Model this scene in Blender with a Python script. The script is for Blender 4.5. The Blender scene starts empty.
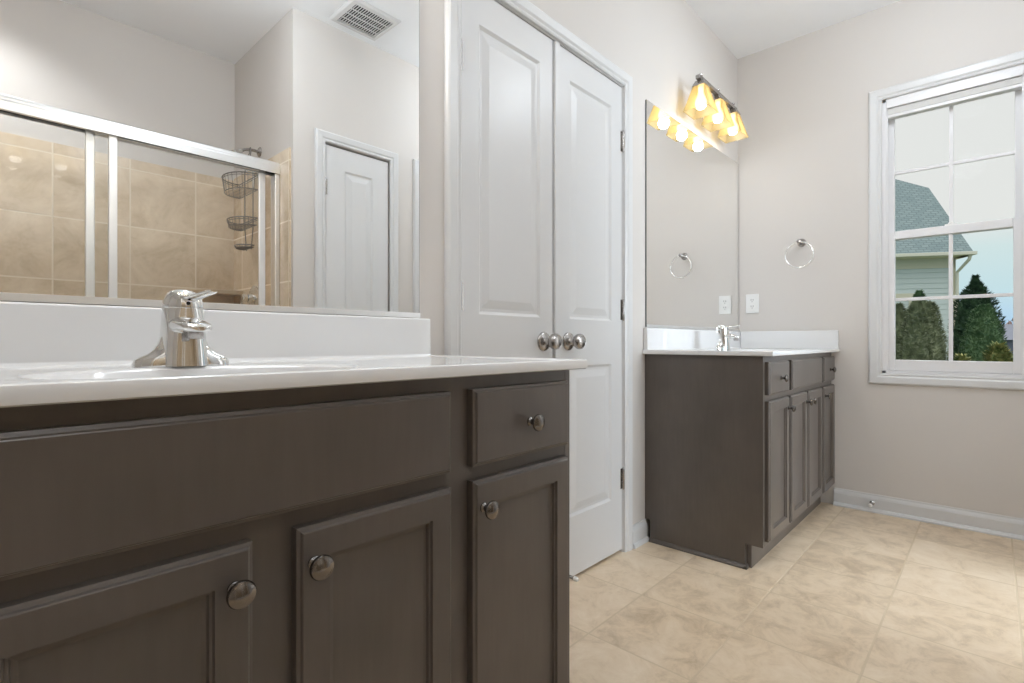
import bpy, bmesh, math, random
from mathutils import Vector, Matrix
PI = math.pi
S = bpy.context.scene
C = S.collection
random.seed(7)

# ------------------------------------------------------------------ camera, sky, exposure
# x runs along the mirror wall, y from the room towards it, z up; camera stands at x = y = 0
YAW = math.radians(42.8)
cam_d = bpy.data.cameras.new('camera')
cam_d.sensor_width = 36.0
cam_d.lens = 36.0 * 518.0 / 1024.0
cam_d.clip_start = 0.02
cam_d.clip_end = 400
cam = bpy.data.objects.new('camera', cam_d)
C.objects.link(cam)
cam.location = (0, 0, 0.93)
cam.rotation_euler = (PI / 2, 0, YAW - PI / 2)
S.camera = cam
S.view_settings.view_transform = 'Standard'
S.view_settings.look = 'None'
S.view_settings.gamma = 1
S.view_settings.use_curve_mapping = False
S.view_settings.exposure = 0.45
try:
    S.cycles.use_denoising = True
    S.cycles.max_bounces = 12
    S.cycles.diffuse_bounces = 8
    S.cycles.glossy_bounces = 8
    S.cycles.transparent_max_bounces = 24
    S.cycles.sample_clamp_indirect = 6
except Exception:
    pass

SKY = 0.72
world = bpy.data.worlds.new('overcast_sky')
S.world = world
world.use_nodes = True
wn, wl = world.node_tree.nodes, world.node_tree.links
wn.clear()
w_out = wn.new('ShaderNodeOutputWorld')
w_bg = wn.new('ShaderNodeBackground')
w_bg.inputs['Strength'].default_value = SKY
w_tc = wn.new('ShaderNodeTexCoord')
w_sep = wn.new('ShaderNodeSeparateXYZ')
w_noise = wn.new('ShaderNodeTexNoise')
w_noise.inputs['Scale'].default_value = 3.0
w_noise.inputs['Detail'].default_value = 4.0
w_ma = wn.new('ShaderNodeMath'); w_ma.operation = 'MULTIPLY_ADD'
w_ma.inputs[1].default_value = 0.06
w_sub = wn.new('ShaderNodeMath'); w_sub.operation = 'SUBTRACT'; w_sub.inputs[1].default_value = 0.03
w_ramp = wn.new('ShaderNodeValToRGB')
el = w_ramp.color_ramp.elements
el[0].position = 0.0; el[0].color = (0.36, 0.56, 0.86, 1)
el[1].position = 1.0; el[1].color = (2.3, 2.33, 2.36, 1)
for p, c in ((0.03, (0.50, 0.70, 0.92, 1)), (0.075, (0.60, 0.78, 0.84, 1)), (0.14, (0.68, 0.81, 0.82, 1)), (0.18, (0.835, 0.83, 0.815, 1)), (0.40, (0.835, 0.83, 0.82, 1))):
    e = el.new(p); e.color = c
wl.new(w_tc.outputs['Generated'], w_sep.inputs[0])
wl.new(w_tc.outputs['Generated'], w_noise.inputs['Vector'])
wl.new(w_noise.outputs[0], w_ma.inputs[0])
wl.new(w_sep.outputs['Z'], w_ma.inputs[2])
wl.new(w_ma.outputs[0], w_sub.inputs[0])
wl.new(w_sub.outputs[0], w_ramp.inputs[0])
wl.new(w_ramp.outputs[0], w_bg.inputs['Color'])
wl.new(w_bg.outputs[0], w_out.inputs[0])

FAR_BULB_WATTS = 0.5      # each of three
NEAR_BULB_WATTS = 4.2
CEIL_FILL_WATTS = 10.5
NEAR_CEIL_FILL_WATTS = 13.0
SHOWER_WATTS = 22.0
BEDROOM_FILL_WATTS = 92.0
# added area lamp: fill daylight from an unseen bedroom beyond the open doorway
bd = bpy.data.lights.new('bedroom_fill', 'AREA')
bd.shape = 'RECTANGLE'; bd.size = 1.7; bd.size_y = 1.5
bd.energy = BEDROOM_FILL_WATTS; bd.color = (0.80, 0.90, 1.0)
bo = bpy.data.objects.new('bedroom_fill', bd)
C.objects.link(bo)
bo.location = (2.45, -3.16, 1.45); bo.rotation_euler = (-PI / 2, 0, PI)

# ------------------------------------------------------------------ materials
def srgb(r, g, b):
    def f(c):
        c /= 255.0
        return c / 12.92 if c <= 0.04045 else ((c + 0.055) / 1.055) ** 2.4
    return (f(r), f(g), f(b), 1.0)

def new_mat(name):
    m = bpy.data.materials.new(name)
    m.use_nodes = True
    nt = m.node_tree
    b = nt.nodes['Principled BSDF']
    return m, nt.nodes, nt.links, b

def plain(name, col, rough=0.5, metal=0.0, bump=0.0, bscale=200.0, var=0.0, vscale=4.0, coat=0.0, spec=None):
    m, n, l, b = new_mat(name)
    b.inputs['Roughness'].default_value = rough
    b.inputs['Metallic'].default_value = metal
    if coat:
        b.inputs['Coat Weight'].default_value = coat
        b.inputs['Coat Roughness'].default_value = 0.05
    if spec is not None:
        b.inputs['Specular IOR Level'].default_value = spec
    tc = n.new('ShaderNodeTexCoord')
    nz = n.new('ShaderNodeTexNoise')
    nz.inputs['Scale'].default_value = vscale
    nz.inputs['Detail'].default_value = 3
    l.new(tc.outputs['Object'], nz.inputs['Vector'])
    mx = n.new('ShaderNodeMix'); mx.data_type = 'RGBA'
    k = 1 - var
    mx.inputs[6].default_value = (col[0] * k, col[1] * k, col[2] * k, 1)
    mx.inputs[7].default_value = (min(1, col[0] * (1 + var)), min(1, col[1] * (1 + var)), min(1, col[2] * (1 + var)), 1)
    l.new(nz.outputs[0], mx.inputs[0])
    l.new(mx.outputs[2], b.inputs['Base Color'])
    if bump:
        n2 = n.new('ShaderNodeTexNoise')
        n2.inputs['Scale'].default_value = bscale
        n2.inputs['Detail'].default_value = 2
        l.new(tc.outputs['Object'], n2.inputs['Vector'])
        bp = n.new('ShaderNodeBump')
        bp.inputs['Strength'].default_value = bump
        bp.inputs['Distance'].default_value = 0.002
        l.new(n2.outputs[0], bp.inputs['Height'])
        l.new(bp.outputs[0], b.inputs['Normal'])
    return m

M = {}
M['wall'] = plain('wall_paint', srgb(205, 200, 195), 0.6, bump=0.08, bscale=260, var=0.012, vscale=2)
M['ceiling'] = plain('ceiling_paint', srgb(237, 239, 242), 0.8, bump=0.08, bscale=220, var=0.01)
M['trim'] = plain('white_trim_paint', srgb(210, 210, 210), 0.32, var=0.01)
M['sash'] = plain('white_vinyl', srgb(226, 225, 226), 0.35, var=0.01)
M['marble'] = plain('white_cultured_marble', srgb(224, 224, 224), 0.12, var=0.003, vscale=6, coat=0.5)
M['chrome'] = plain('chrome', (0.80, 0.80, 0.79, 1), 0.06, 1.0, var=0.02)
M['nickel'] = plain('satin_nickel', (0.42, 0.40, 0.385, 1), 0.24, 1.0, var=0.04, vscale=30)
M['pewter'] = plain('dark_pewter', (0.20, 0.185, 0.175, 1), 0.18, 1.0, var=0.15, vscale=60)
M['aluminium'] = plain('bright_aluminium', (0.88, 0.88, 0.88, 1), 0.38, 1.0, var=0.03, vscale=20)
M['wire'] = plain('dull_steel_wire', (0.22, 0.21, 0.20, 1), 0.35, 0.9, var=0.1, vscale=50)
M['mirror'] = plain('silvered_glass', (0.95, 0.955, 0.95, 1), 0.0, 1.0)
M['edge'] = plain('dark_glass_edge', srgb(92, 96, 96), 0.2)
M['plastic'] = plain('white_plastic', srgb(232, 232, 230), 0.3, var=0.01)
M['dark'] = plain('dark_void', srgb(14, 14, 14), 0.8, var=0.1)
M['gasket'] = plain('dark_blue_gasket', srgb(44, 56, 70), 0.5, var=0.1)
M['rubber'] = plain('white_rubber', srgb(236, 234, 230), 0.5, var=0.02)
M['lawn'] = plain('lawn_grass', srgb(86, 98, 58), 0.9, var=0.3, vscale=3)
M['gutter'] = plain('cream_aluminium', srgb(226, 222, 204), 0.5, var=0.02)
M['carpet'] = plain('beige_carpet', srgb(196, 186, 172), 0.95, bump=0.4, bscale=500, var=0.05, vscale=60)
M['bark'] = plain('brown_bark', srgb(70, 56, 44), 0.9, var=0.3, vscale=30)

def wood_mat():
    m, n, l, b = new_mat('espresso_stained_wood')
    tc = n.new('ShaderNodeTexCoord')
    mp = n.new('ShaderNodeMapping')
    mp.inputs['Scale'].default_value = (1, 1, 0.12)
    nz = n.new('ShaderNodeTexNoise')
    nz.inputs['Scale'].default_value = 90
    nz.inputs['Detail'].default_value = 5
    nz2 = n.new('ShaderNodeTexNoise')
    nz2.inputs['Scale'].default_value = 5
    nz2.inputs['Detail'].default_value = 3
    l.new(tc.outputs['Object'], mp.inputs[0])
    l.new(mp.outputs[0], nz.inputs['Vector'])
    l.new(tc.outputs['Object'], nz2.inputs['Vector'])
    ad = n.new('ShaderNodeMath'); ad.operation = 'MULTIPLY_ADD'; ad.inputs[1].default_value = 0.28
    mu = n.new('ShaderNodeMath'); mu.operation = 'MULTIPLY'; mu.inputs[1].default_value = 0.72
    l.new(nz2.outputs[0], mu.inputs[0])
    l.new(nz.outputs[0], ad.inputs[0]); l.new(mu.outputs[0], ad.inputs[2])
    rp = n.new('ShaderNodeValToRGB')
    rp.color_ramp.elements[0].position = 0.30; rp.color_ramp.elements[0].color = srgb(79, 72, 66)
    rp.color_ramp.elements[1].position = 0.72; rp.color_ramp.elements[1].color = srgb(96, 88, 82)
    l.new(ad.outputs[0], rp.inputs[0])
    l.new(rp.outputs[0], b.inputs['Base Color'])
    b.inputs['Roughness'].default_value = 0.36
    b.inputs['Coat Weight'].default_value = 0.25
    b.inputs['Coat Roughness'].default_value = 0.3
    return m
M['wood'] = wood_mat()

def tile_mat(name, cols, grout, px, py, ox, oy, gap, axes, rough=0.35, nscale=5.0, bump=True):
    """square tiles of pitch px, py in the two object axes named in axes, joint lines at ox, oy"""
    m, n, l, b = new_mat(name)
    tc = n.new('ShaderNodeTexCoord')
    sp = n.new('ShaderNodeSeparateXYZ')
    l.new(tc.outputs['Object'], sp.inputs[0])
    def mth(op, a, v=None, clamp=False):
        k = n.new('ShaderNodeMath'); k.operation = op; k.use_clamp = clamp
        if isinstance(a, (int, float)): k.inputs[0].default_value = a
        else: l.new(a, k.inputs[0])
        if v is not None:
            if isinstance(v, (int, float)): k.inputs[1].default_value = v
            else: l.new(v, k.inputs[1])
        return k.outputs[0]
    lines, cells = [], []
    for ax, p, o in ((axes[0], px, ox), (axes[1], py, oy)):
        q = mth('DIVIDE', mth('SUBTRACT', sp.outputs[ax], o), p)
        fr = mth('FRACT', q)
        dist = mth('MULTIPLY', mth('MINIMUM', fr, mth('SUBTRACT', 1.0, fr)), p)
        lines.append(dist); cells.append(mth('FLOOR', q))
    d = mth('MINIMUM', lines[0], lines[1])
    fac = mth('DIVIDE', mth('SUBTRACT', d, gap * 0.35), gap * 0.4, True)
    cb = n.new('ShaderNodeCombineXYZ')
    l.new(cells[0], cb.inputs[0]); l.new(cells[1], cb.inputs[1])
    wnz = n.new('ShaderNodeTexWhiteNoise'); wnz.noise_dimensions = '3D'
    l.new(cb.outputs[0], wnz.inputs['Vector'])
    sc = n.new('ShaderNodeVectorMath'); sc.operation = 'SCALE'; sc.inputs[3].default_value = 7.0
    l.new(wnz.outputs['Color'], sc.inputs[0])
    av = n.new('ShaderNodeVectorMath'); av.operation = 'ADD'
    l.new(tc.outputs['Object'], av.inputs[0]); l.new(sc.outputs[0], av.inputs[1])
    nz = n.new('ShaderNodeTexNoise')
    nz.inputs['Scale'].default_value = nscale; nz.inputs['Detail'].default_value = 8
    nz.inputs['Roughness'].default_value = 0.74; nz.inputs['Distortion'].default_value = 0.5
    l.new(av.outputs[0], nz.inputs['Vector'])
    v = mth('ADD', nz.outputs[0], mth('MULTIPLY', mth('SUBTRACT', wnz.outputs['Value'], 0.5), 0.10))
    rp = n.new('ShaderNodeValToRGB')
    e = rp.color_ramp.elements
    e[0].position = 0.32; e[0].color = cols[0]
    e[1].position = 0.70; e[1].color = cols[2]
    k = e.new(0.5); k.color = cols[1]
    l.new(v, rp.inputs[0])
    mx = n.new('ShaderNodeMix'); mx.data_type = 'RGBA'
    l.new(fac, mx.inputs[0]); mx.inputs[6].default_value = grout
    l.new(rp.outputs[0], mx.inputs[7])
    l.new(mx.outputs[2], b.inputs['Base Color'])
    rr = mth('SUBTRACT', 0.8, mth('MULTIPLY', fac, 0.8 - rough))
    l.new(rr, b.inputs['Roughness'])
    if bump:
        bp = n.new('ShaderNodeBump'); bp.inputs['Strength'].default_value = 0.2; bp.inputs['Distance'].default_value = 0.002
        l.new(fac, bp.inputs['Height']); l.new(bp.outputs[0], b.inputs['Normal'])
    return m
M['floor'] = tile_mat('beige_floor_tile', (srgb(190, 168, 140), srgb(218, 197, 169), srgb(229, 211, 187)), srgb(206, 187, 160),
                      0.3433, 0.337, 2.062, 0.605, 0.0055, (0, 1), 0.36, 9.0)
STONE = (srgb(194, 175, 150), srgb(214, 196, 172), srgb(228, 212, 190))
M['shower_back'] = tile_mat('tan_shower_tile', STONE, srgb(226, 214, 196), 0.333, 0.33, 0.357, 1.258, 0.006, (0, 2), 0.25, 5)
M['shower_side'] = tile_mat('tan_shower_side_tile', STONE, srgb(226, 214, 196), 0.333, 0.33, -0.43, 1.258, 0.006, (1, 2), 0.25, 5)
M['stone'] = plain('tan_stone', srgb(184, 164, 138), 0.3, var=0.08, vscale=9)

def glass_mat(name, tint, gl=0.0):
    m = bpy.data.materials.new(name); m.use_nodes = True
    n, l = m.node_tree.nodes, m.node_tree.links
    n.clear()
    o = n.new('ShaderNodeOutputMaterial')
    t = n.new('ShaderNodeBsdfTransparent'); t.inputs[0].default_value = tint
    g = n.new('ShaderNodeBsdfGlossy'); g.inputs['Roughness'].default_value = 0.02
    f = n.new('ShaderNodeFresnel'); f.inputs[0].default_value = 1.45
    mx = n.new('ShaderNodeMixShader')
    if gl:
        a = n.new('ShaderNodeMath'); a.operation = 'MULTIPLY'; a.inputs[1].default_value = gl
        l.new(f.outputs[0], a.inputs[0]); l.new(a.outputs[0], mx.inputs[0])
    else:
        l.new(f.outputs[0], mx.inputs[0])
    l.new(t.outputs[0], mx.inputs[1]); l.new(g.outputs[0], mx.inputs[2]); l.new(mx.outputs[0], o.inputs[0])
    return m
M['pane'] = glass_mat('window_pane', (0.97, 0.985, 0.98, 1), 0.02)
M['shower_glass'] = glass_mat('shower_glass', (0.985, 0.99, 0.988, 1), 0.35)

def shade_mat():
    m = bpy.data.materials.new('amber_etched_glass'); m.use_nodes = True
    n, l = m.node_tree.nodes, m.node_tree.links
    n.clear()
    o = n.new('ShaderNodeOutputMaterial')
    tl = n.new('ShaderNodeBsdfTranslucent'); tl.inputs[0].default_value = (0.55, 0.45, 0.23, 1)
    df = n.new('ShaderNodeBsdfPrincipled'); df.inputs['Base Color'].default_value = (0.55, 0.46, 0.28, 1); df.inputs['Roughness'].default_value = 0.2
    m1 = n.new('ShaderNodeMixShader'); m1.inputs[0].default_value = 0.35
    tr = n.new('ShaderNodeBsdfTransparent'); tr.inputs[0].default_value = (0.97, 0.91, 0.74, 1)
    m2 = n.new('ShaderNodeMixShader'); m2.inputs[0].default_value = 0.45
    l.new(tl.outputs[0], m1.inputs[1]); l.new(df.outputs[0], m1.inputs[2])
    l.new(m1.outputs[0], m2.inputs[1]); l.new(tr.outputs[0], m2.inputs[2]); l.new(m2.outputs[0], o.inputs[0])
    return m
M['shade'] = shade_mat()

def emit_mat(name, col, s):
    m, n, l, b = new_mat(name)
    b.inputs['Base Color'].default_value = (0.9, 0.9, 0.9, 1)
    b.inputs['Emission Color'].default_value = col
    b.inputs['Emission Strength'].default_value = s
    return m
M['bulb'] = emit_mat('lit_bulb', (1.0, 0.90, 0.74, 1), 6.0)
M['dome'] = emit_mat('lit_opal_glass', (1.0, 0.97, 0.94, 1), 2.0)

def foliage_mat(name, a, b_, sc=9):
    m, n, l, b = new_mat(name)
    tc = n.new('ShaderNodeTexCoord')
    nz = n.new('ShaderNodeTexNoise'); nz.inputs['Scale'].default_value = sc; nz.inputs['Detail'].default_value = 4
    l.new(tc.outputs['Object'], nz.inputs['Vector'])
    rp = n.new('ShaderNodeValToRGB')
    rp.color_ramp.elements[0].position = 0.35; rp.color_ramp.elements[0].color = a
    rp.color_ramp.elements[1].position = 0.68; rp.color_ramp.elements[1].color = b_
    l.new(nz.outputs[0], rp.inputs[0]); l.new(rp.outputs[0], b.inputs['Base Color'])
    b.inputs['Roughness'].default_value = 0.8
    return m
M['leaf_olive'] = foliage_mat('olive_green_needles', srgb(116, 124, 98), srgb(164, 170, 138))
M['leaf_dark'] = foliage_mat('dark_green_needles', srgb(40, 66, 48), srgb(84, 112, 80))
M['leaf_green'] = foliage_mat('mid_green_needles', srgb(74, 106, 74), srgb(128, 154, 112))
M['leaf_mixed'] = foliage_mat('yellow_green_leaves', srgb(70, 96, 50), srgb(178, 172, 112), 14)
M['leaf_bare'] = foliage_mat('bare_twig_haze', srgb(128, 108, 104), srgb(168, 140, 130), 2)

def shingle_mat():
    m, n, l, b = new_mat('grey_roof_shingles')
    tc = n.new('ShaderNodeTexCoord')
    br = n.new('ShaderNodeTexBrick')
    br.inputs['Color1'].default_value = srgb(122, 138, 138); br.inputs['Color2'].default_value = srgb(140, 154, 152)
    br.inputs['Mortar'].default_value = srgb(108, 122, 124)
    br.inputs['Scale'].default_value = 1.0; br.inputs['Mortar Size'].default_value = 0.012
    br.inputs['Brick Width'].default_value = 0.16; br.inputs['Row Height'].default_value = 0.085
    l.new(tc.outputs['UV'], br.inputs['Vector'])
    l.new(br.outputs['Color'], b.inputs['Base Color'])
    b.inputs['Roughness'].default_value = 0.9
    return m
M['shingle'] = shingle_mat()
M['siding'] = plain('blue_grey_vinyl_siding', srgb(212, 221, 219), 0.6, var=0.03, vscale=2)
M['siding_cream'] = plain('cream_trim_board', srgb(222, 216, 194), 0.6, var=0.02)
M['far_roof'] = plain('far_grey_roof', srgb(128, 130, 142), 0.9, var=0.06)
M['far_wall'] = plain('far_slate_wall', srgb(106, 112, 132), 0.9, var=0.1)
M['fabric'] = plain('pale_grey_shade_fabric', srgb(214, 213, 210), 0.8, var=0.02, vscale=30)

# ------------------------------------------------------------------ mesh helpers
def bm_box(bm, x0, x1, y0, y1, z0, z1):
    vs = [bm.verts.new(p) for p in ((x0, y0, z0), (x1, y0, z0), (x1, y1, z0), (x0, y1, z0), (x0, y0, z1), (x1, y0, z1), (x1, y1, z1), (x0, y1, z1))]
    for f in ((0, 3, 2, 1), (4, 5, 6, 7), (0, 1, 5, 4), (1, 2, 6, 5), (2, 3, 7, 6), (3, 0, 4, 7)):
        bm.faces.new([vs[i] for i in f])
    return vs

def bm_prism(bm, prof, axis, a, b):
    """extrude a closed 2-D profile along an axis: 'x' -> profile is (y,z); 'y' -> (x,z); 'z' -> (x,y)"""
    def P(p, t):
        return {'x': (t, p[0], p[1]), 'y': (p[0], t, p[1]), 'z': (p[0], p[1], t)}[axis]
    A = [bm.verts.new(P(p, a)) for p in prof]
    B = [bm.verts.new(P(p, b)) for p in prof]
    n = len(prof)
    bm.faces.new(A); bm.faces.new(B[::-1])
    for i in range(n):
        j = (i + 1) % n
        bm.faces.new((A[i], B[i], B[j], A[j]))

def bm_lathe(bm, prof, base, axis, seg=24):
    """prof: (radius, distance along axis); axis: direction vector"""
    ax = Vector(axis).normalized()
    u = ax.orthogonal().normalized(); v = ax.cross(u)
    rings = []
    for r, h in prof:
        c = Vector(base) + ax * h
        if r < 1e-6:
            rings.append([bm.verts.new(c)])
        else:
            rings.append([bm.verts.new(c + (u * math.cos(2 * PI * i / seg) + v * math.sin(2 * PI * i / seg)) * r) for i in range(seg)])
    for A, B in zip(rings, rings[1:]):
        for i in range(seg):
            j = (i + 1) % seg
            if len(A) == 1 and len(B) == 1: continue
            if len(A) == 1: bm.faces.new((A[0], B[i], B[j]))
            elif len(B) == 1: bm.faces.new((A[i], B[0], A[j]))
            else: bm.faces.new((A[i], B[i], B[j], A[j]))
    for R_ in (rings[0], rings[-1]):
        if len(R_) > 1:
            try: bm.faces.new(R_)
            except ValueError: pass

def bm_tube(bm, pts, r, seg=8, closed=False):
    pts = [Vector(p) for p in pts]
    n = len(pts)
    rr = r if isinstance(r, (list, tuple)) else [r] * n
    rings = []
    up = None
    for i, p in enumerate(pts):
        a = pts[i - 1] if (i > 0 or closed) else p
        b = pts[(i + 1) % n] if (i < n - 1 or closed) else p
        t = (b - a).normalized()
        if up is None: up = t.orthogonal().normalized()
        up = (up - t * up.dot(t)).normalized()
        w = t.cross(up)
        rings.append([bm.verts.new(p + (up * math.cos(2 * PI * k / seg) + w * math.sin(2 * PI * k / seg)) * rr[i]) for k in range(seg)])
    m = n if closed else n - 1
    for i in range(m):
        A, B = rings[i], rings[(i + 1) % n]
        for k in range(seg):
            j = (k + 1) % seg
            bm.faces.new((A[k], A[j], B[j], B[k]))
    if not closed:
        bm.faces.new(rings[0][::-1]); bm.faces.new(rings[-1])

def bm_loft(bm, rings, cap0=True, cap1=True):
    R_ = [[bm.verts.new(p) for p in ring] for ring in rings]
    n = len(R_[0])
    for A, B in zip(R_, R_[1:]):
        for i in range(n):
            j = (i + 1) % n
            bm.faces.new((A[i], A[j], B[j], B[i]))
    if cap0: bm.faces.new(R_[0][::-1])
    if cap1: bm.faces.new(R_[-1])

def obj(name, bm, mat, parent=None, smooth=False, bevel=0.0, seg=2, mats=None):
    bmesh.ops.recalc_face_normals(bm, faces=bm.faces)
    me = bpy.data.meshes.new(name)
    bm.to_mesh(me); bm.free()
    for q in (mats or [mat]):
        me.materials.append(q)
    o = bpy.data.objects.new(name, me)
    C.objects.link(o)
    if parent is not None:
        o.parent = parent
        o.matrix_parent_inverse = parent.matrix_world.inverted() if False else Matrix.Identity(4)
        if True:
            o.location = -root_of(parent)
    if smooth:
        for p in me.polygons: p.use_smooth = True
        me.set_sharp_from_angle(angle=math.radians(38))
    if bevel:
        b = o.modifiers.new('bevel', 'BEVEL')
        b.width = bevel; b.segments = seg; b.limit_method = 'ANGLE'; b.angle_limit = math.radians(30)
        b.harden_normals = False
    return o

# all meshes are written in world coordinates; ORIGIN remembers the world position of every parent
ORIGIN = {}
def root_of(p):
    return ORIGIN.get(p.name, Vector((0, 0, 0)))

def thing(name, label, cat, loc, group=None, kind=None):
    o = bpy.data.objects.new(name, None)
    C.objects.link(o)
    o.empty_display_size = 0.05
    o.location = loc
    ORIGIN[o.name] = Vector(loc)
    tag(o, label, cat, group, kind)
    return o

def sub(o):
    """register a part as a parent: its children are written in world coordinates too"""
    p = o
    w = Vector((0, 0, 0))
    while p is not None:
        w += p.location
        p = p.parent
    ORIGIN[o.name] = w
    return o

def tag(o, label=None, cat=None, group=None, kind=None):
    if label: o['label'] = label
    if cat: o['category'] = cat
    if group: o['group'] = group
    if kind: o['kind'] = kind
    return o

def struct(name, bm, mat, label=None, cat=None, **kw):
    o = obj(name, bm, mat, None, **kw)
    return tag(o, label, cat, None, 'structure')

def copy_tree(o, parent=None):
    c = o.copy(); C.objects.link(c)
    if parent is not None: c.parent = parent
    for ch in [k for k in list(bpy.data.objects) if k.parent == o]:
        copy_tree(ch, c)
    return c

def frame_map(o, u, n):
    o, u, n = Vector(o), Vector(u), Vector(n)
    z = Vector((0, 0, 1))
    return lambda a, b, c: o + u * a + z * b + n * c

def bm_panel_board(bm, P, w, h, t, panels, rings, edge=None):
    """a board w x h x t whose front (c = 0) carries sunken panels; rings = [(inset, depth), ...]; edge = [(inset, depth)] round the rim"""
    def rect(x0, x1, z0, z1, c):
        return [bm.verts.new(P(x0, z0, c)), bm.verts.new(P(x1, z0, c)), bm.verts.new(P(x1, z1, c)), bm.verts.new(P(x0, z1, c))]
    def band(A, B):
        for i in range(4):
            j = (i + 1) % 4
            bm.faces.new((A[i], A[j], B[j], B[i]))
    back = rect(0, w, 0, h, -t)
    bm.faces.new(back[::-1])
    prev = back
    e0 = 0.0
    for ins, d in (edge or [(0, 0)]):
        cur = rect(ins, w - ins, ins, h - ins, d)
        band(prev, cur); prev = cur; e0 = ins
    # front strips between panels (all panels share their x range)
    x0, x1 = panels[0][0], panels[0][1]
    xs = [e0, x0, x1, w - e0]
    zs = [e0]
    for p in panels: zs += [p[2], p[3]]
    zs.append(h - e0)
    def quad(a, b, c, d):
        bm.faces.new([bm.verts.new(P(a, c, 0)), bm.verts.new(P(b, c, 0)), bm.verts.new(P(b, d, 0)), bm.verts.new(P(a, d, 0))])
    for i in range(3):
        for j in range(len(zs) - 1):
            if i == 1 and j % 2 == 1: continue
            quad(xs[i], xs[i + 1], zs[j], zs[j + 1])
    for (a, b, c, d) in panels:
        prev = rect(a, b, c, d, 0)
        for ins, dep in rings:
            cur = rect(a + ins, b - ins, c + ins, d - ins, dep)
            band(prev, cur); prev = cur
        bm.faces.new(prev)
    bmesh.ops.remove_doubles(bm, verts=bm.verts, dist=1e-5)

# ------------------------------------------------------------------ dimensions
W = 1.195          # mirror wall
X = 3.42           # window wall
CH = 2.74          # ceiling
RW = -0.40         # opposite wall
XL = -1.30         # wall behind the camera
SB = -1.25         # shower back wall
SX0, SX1 = -0.30, 1.252
T = 0.12

# ------------------------------------------------------------------ room shell
bm = bmesh.new(); bm_box(bm, XL - T, X + T, SB - T, W + T, -0.10, 0.0)
struct('floor', bm, M['floor'], 'beige mottled ceramic tile floor', 'floor')
bm = bmesh.new(); bm_box(bm, XL - T, X + T, SB - T, W + T, CH, CH + 0.10)
struct('ceiling', bm, M['ceiling'], 'flat white painted ceiling', 'ceiling')

DO0, DO1, DH = 1.050, 2.018, 2.062       # closet opening
bm = bmesh.new()
bm_box(bm, XL - T, DO0, W, W + T, 0, CH)
bm_box(bm, DO1, X + T, W, W + T, 0, CH)
bm_box(bm, DO0, DO1, W, W + T, DH, CH)
bm_box(bm, DO0, DO1, W + 0.06, W + T, 0, DH)
struct('wall_left', bm, M['wall'], 'beige wall with the two mirrors and the closet doors', 'wall')

WY0, WY1, WZ0, WZ1 = -0.131, 0.436, 0.759, 2.236   # window opening
bm = bmesh.new()
bm_box(bm, X, X + T, RW - T, WY0, 0, CH)
bm_box(bm, X, X + T, WY1, W, 0, CH)
bm_box(bm, X, X + T, WY0, WY1, 0, WZ0)
bm_box(bm, X, X + T, WY0, WY1, WZ1, CH)
struct('wall_far', bm, M['wall'], 'beige wall with the window and the towel ring', 'wall')

D3 = (1.438, 1.862)      # linen door seen in the mirror
D4 = (2.108, 2.90)
bm = bmesh.new()
bm_box(bm, SX1, D3[0] - 0.008, RW - T, RW, 0, CH)
bm_box(bm, D3[1] + 0.008, D4[0] - 0.008, RW - T, RW, 0, CH)
bm_box(bm, D4[1] + 0.008, X, RW - T, RW, 0, CH)
for d in (D3, D4):
    bm_box(bm, d[0] - 0.008, d[1] + 0.008, RW - T, RW, DH, CH)
    if d is D3: bm_box(bm, d[0] - 0.008, d[1] + 0.008, RW - T, RW - 0.06, 0, DH)
bm_box(bm, SX1, SX1 + T, SB - T, RW - T, 0, CH)
bm_box(bm, XL - T, SX0, RW - T, RW, 0, CH)
bm_box(bm, SX0 - T, SX0, SB - T, RW - T, 0, CH)
bm_box(bm, SX0, SX1, SB - T, SB, 0, CH)
struct('wall_right', bm, M['wall'], 'beige wall with the shower alcove opposite the near mirror', 'wall')
bm = bmesh.new(); bm_box(bm, XL - T, XL, RW, W, 0, CH)
struct('wall_back', bm, M['wall'], 'beige wall behind the near vanity', 'wall')

# shower tile, curb and pan
bm = bmesh.new(); bm_box(bm, SX0, SX1, SB, SB + 0.010, 0, 1.975)
struct('trim_1', bm, M['shower_back'], 'tan tile lining the back of the shower', 'tile')
bm = bmesh.new()
bm_box(bm, SX1 - 0.010, SX1, SB + 0.010, RW - 0.022, 0, 1.985)
struct('trim_2', bm, M['shower_side'], 'tan tile lining the shower end below the shower head', 'tile')
bm = bmesh.new()
bm_box(bm, SX0, SX0 + 0.010, SB + 0.010, RW - 0.022, 0, 1.985)
struct('trim_3', bm, M['shower_side'], 'tan tile lining the far end of the shower', 'tile')
bm = bmesh.new(); bm_box(bm, SX0 + 0.012, SX1 - 0.012, -0.64, RW - 0.05, 0, 0.11)
struct('trim_4', bm, M['marble'], 'white curb under the shower doors', 'curb', bevel=0.008)

def base_prof(sgn, y):
    # colonial baseboard with a shoe moulding; offset away from the wall in direction sgn
    k = [(0, 0), (0.024, 0), (0.024, 0.008), (0.018, 0.018), (0.013, 0.020), (0.013, 0.070), (0.010, 0.080), (0.006, 0.088), (0.005, 0.097), (0, 0.097)]
    return [(y + sgn * a, b) for a, b in k]
bm = bmesh.new(); bm_prism(bm, base_prof(-1, X), 'y', RW + 0.026, 0.66)
struct('baseboard_far', bm, M['trim'], 'white baseboard under the window', 'baseboard')
bm = bmesh.new(); bm_prism(bm, base_prof(-1, W), 'x', 2.078, 2.207)
struct('baseboard_left', bm, M['trim'], 'short white baseboard between closet and far vanity', 'baseboard')
bm = bmesh.new()
for a, b in ((SX1 + 0.002, 1.375), (1.93, 2.04), (2.966, X - 0.026)):
    bm_prism(bm, base_prof(1, RW), 'x', a, b)
struct('baseboard_right', bm, M['trim'], 'white baseboard beside the linen door', 'baseboard')

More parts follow.
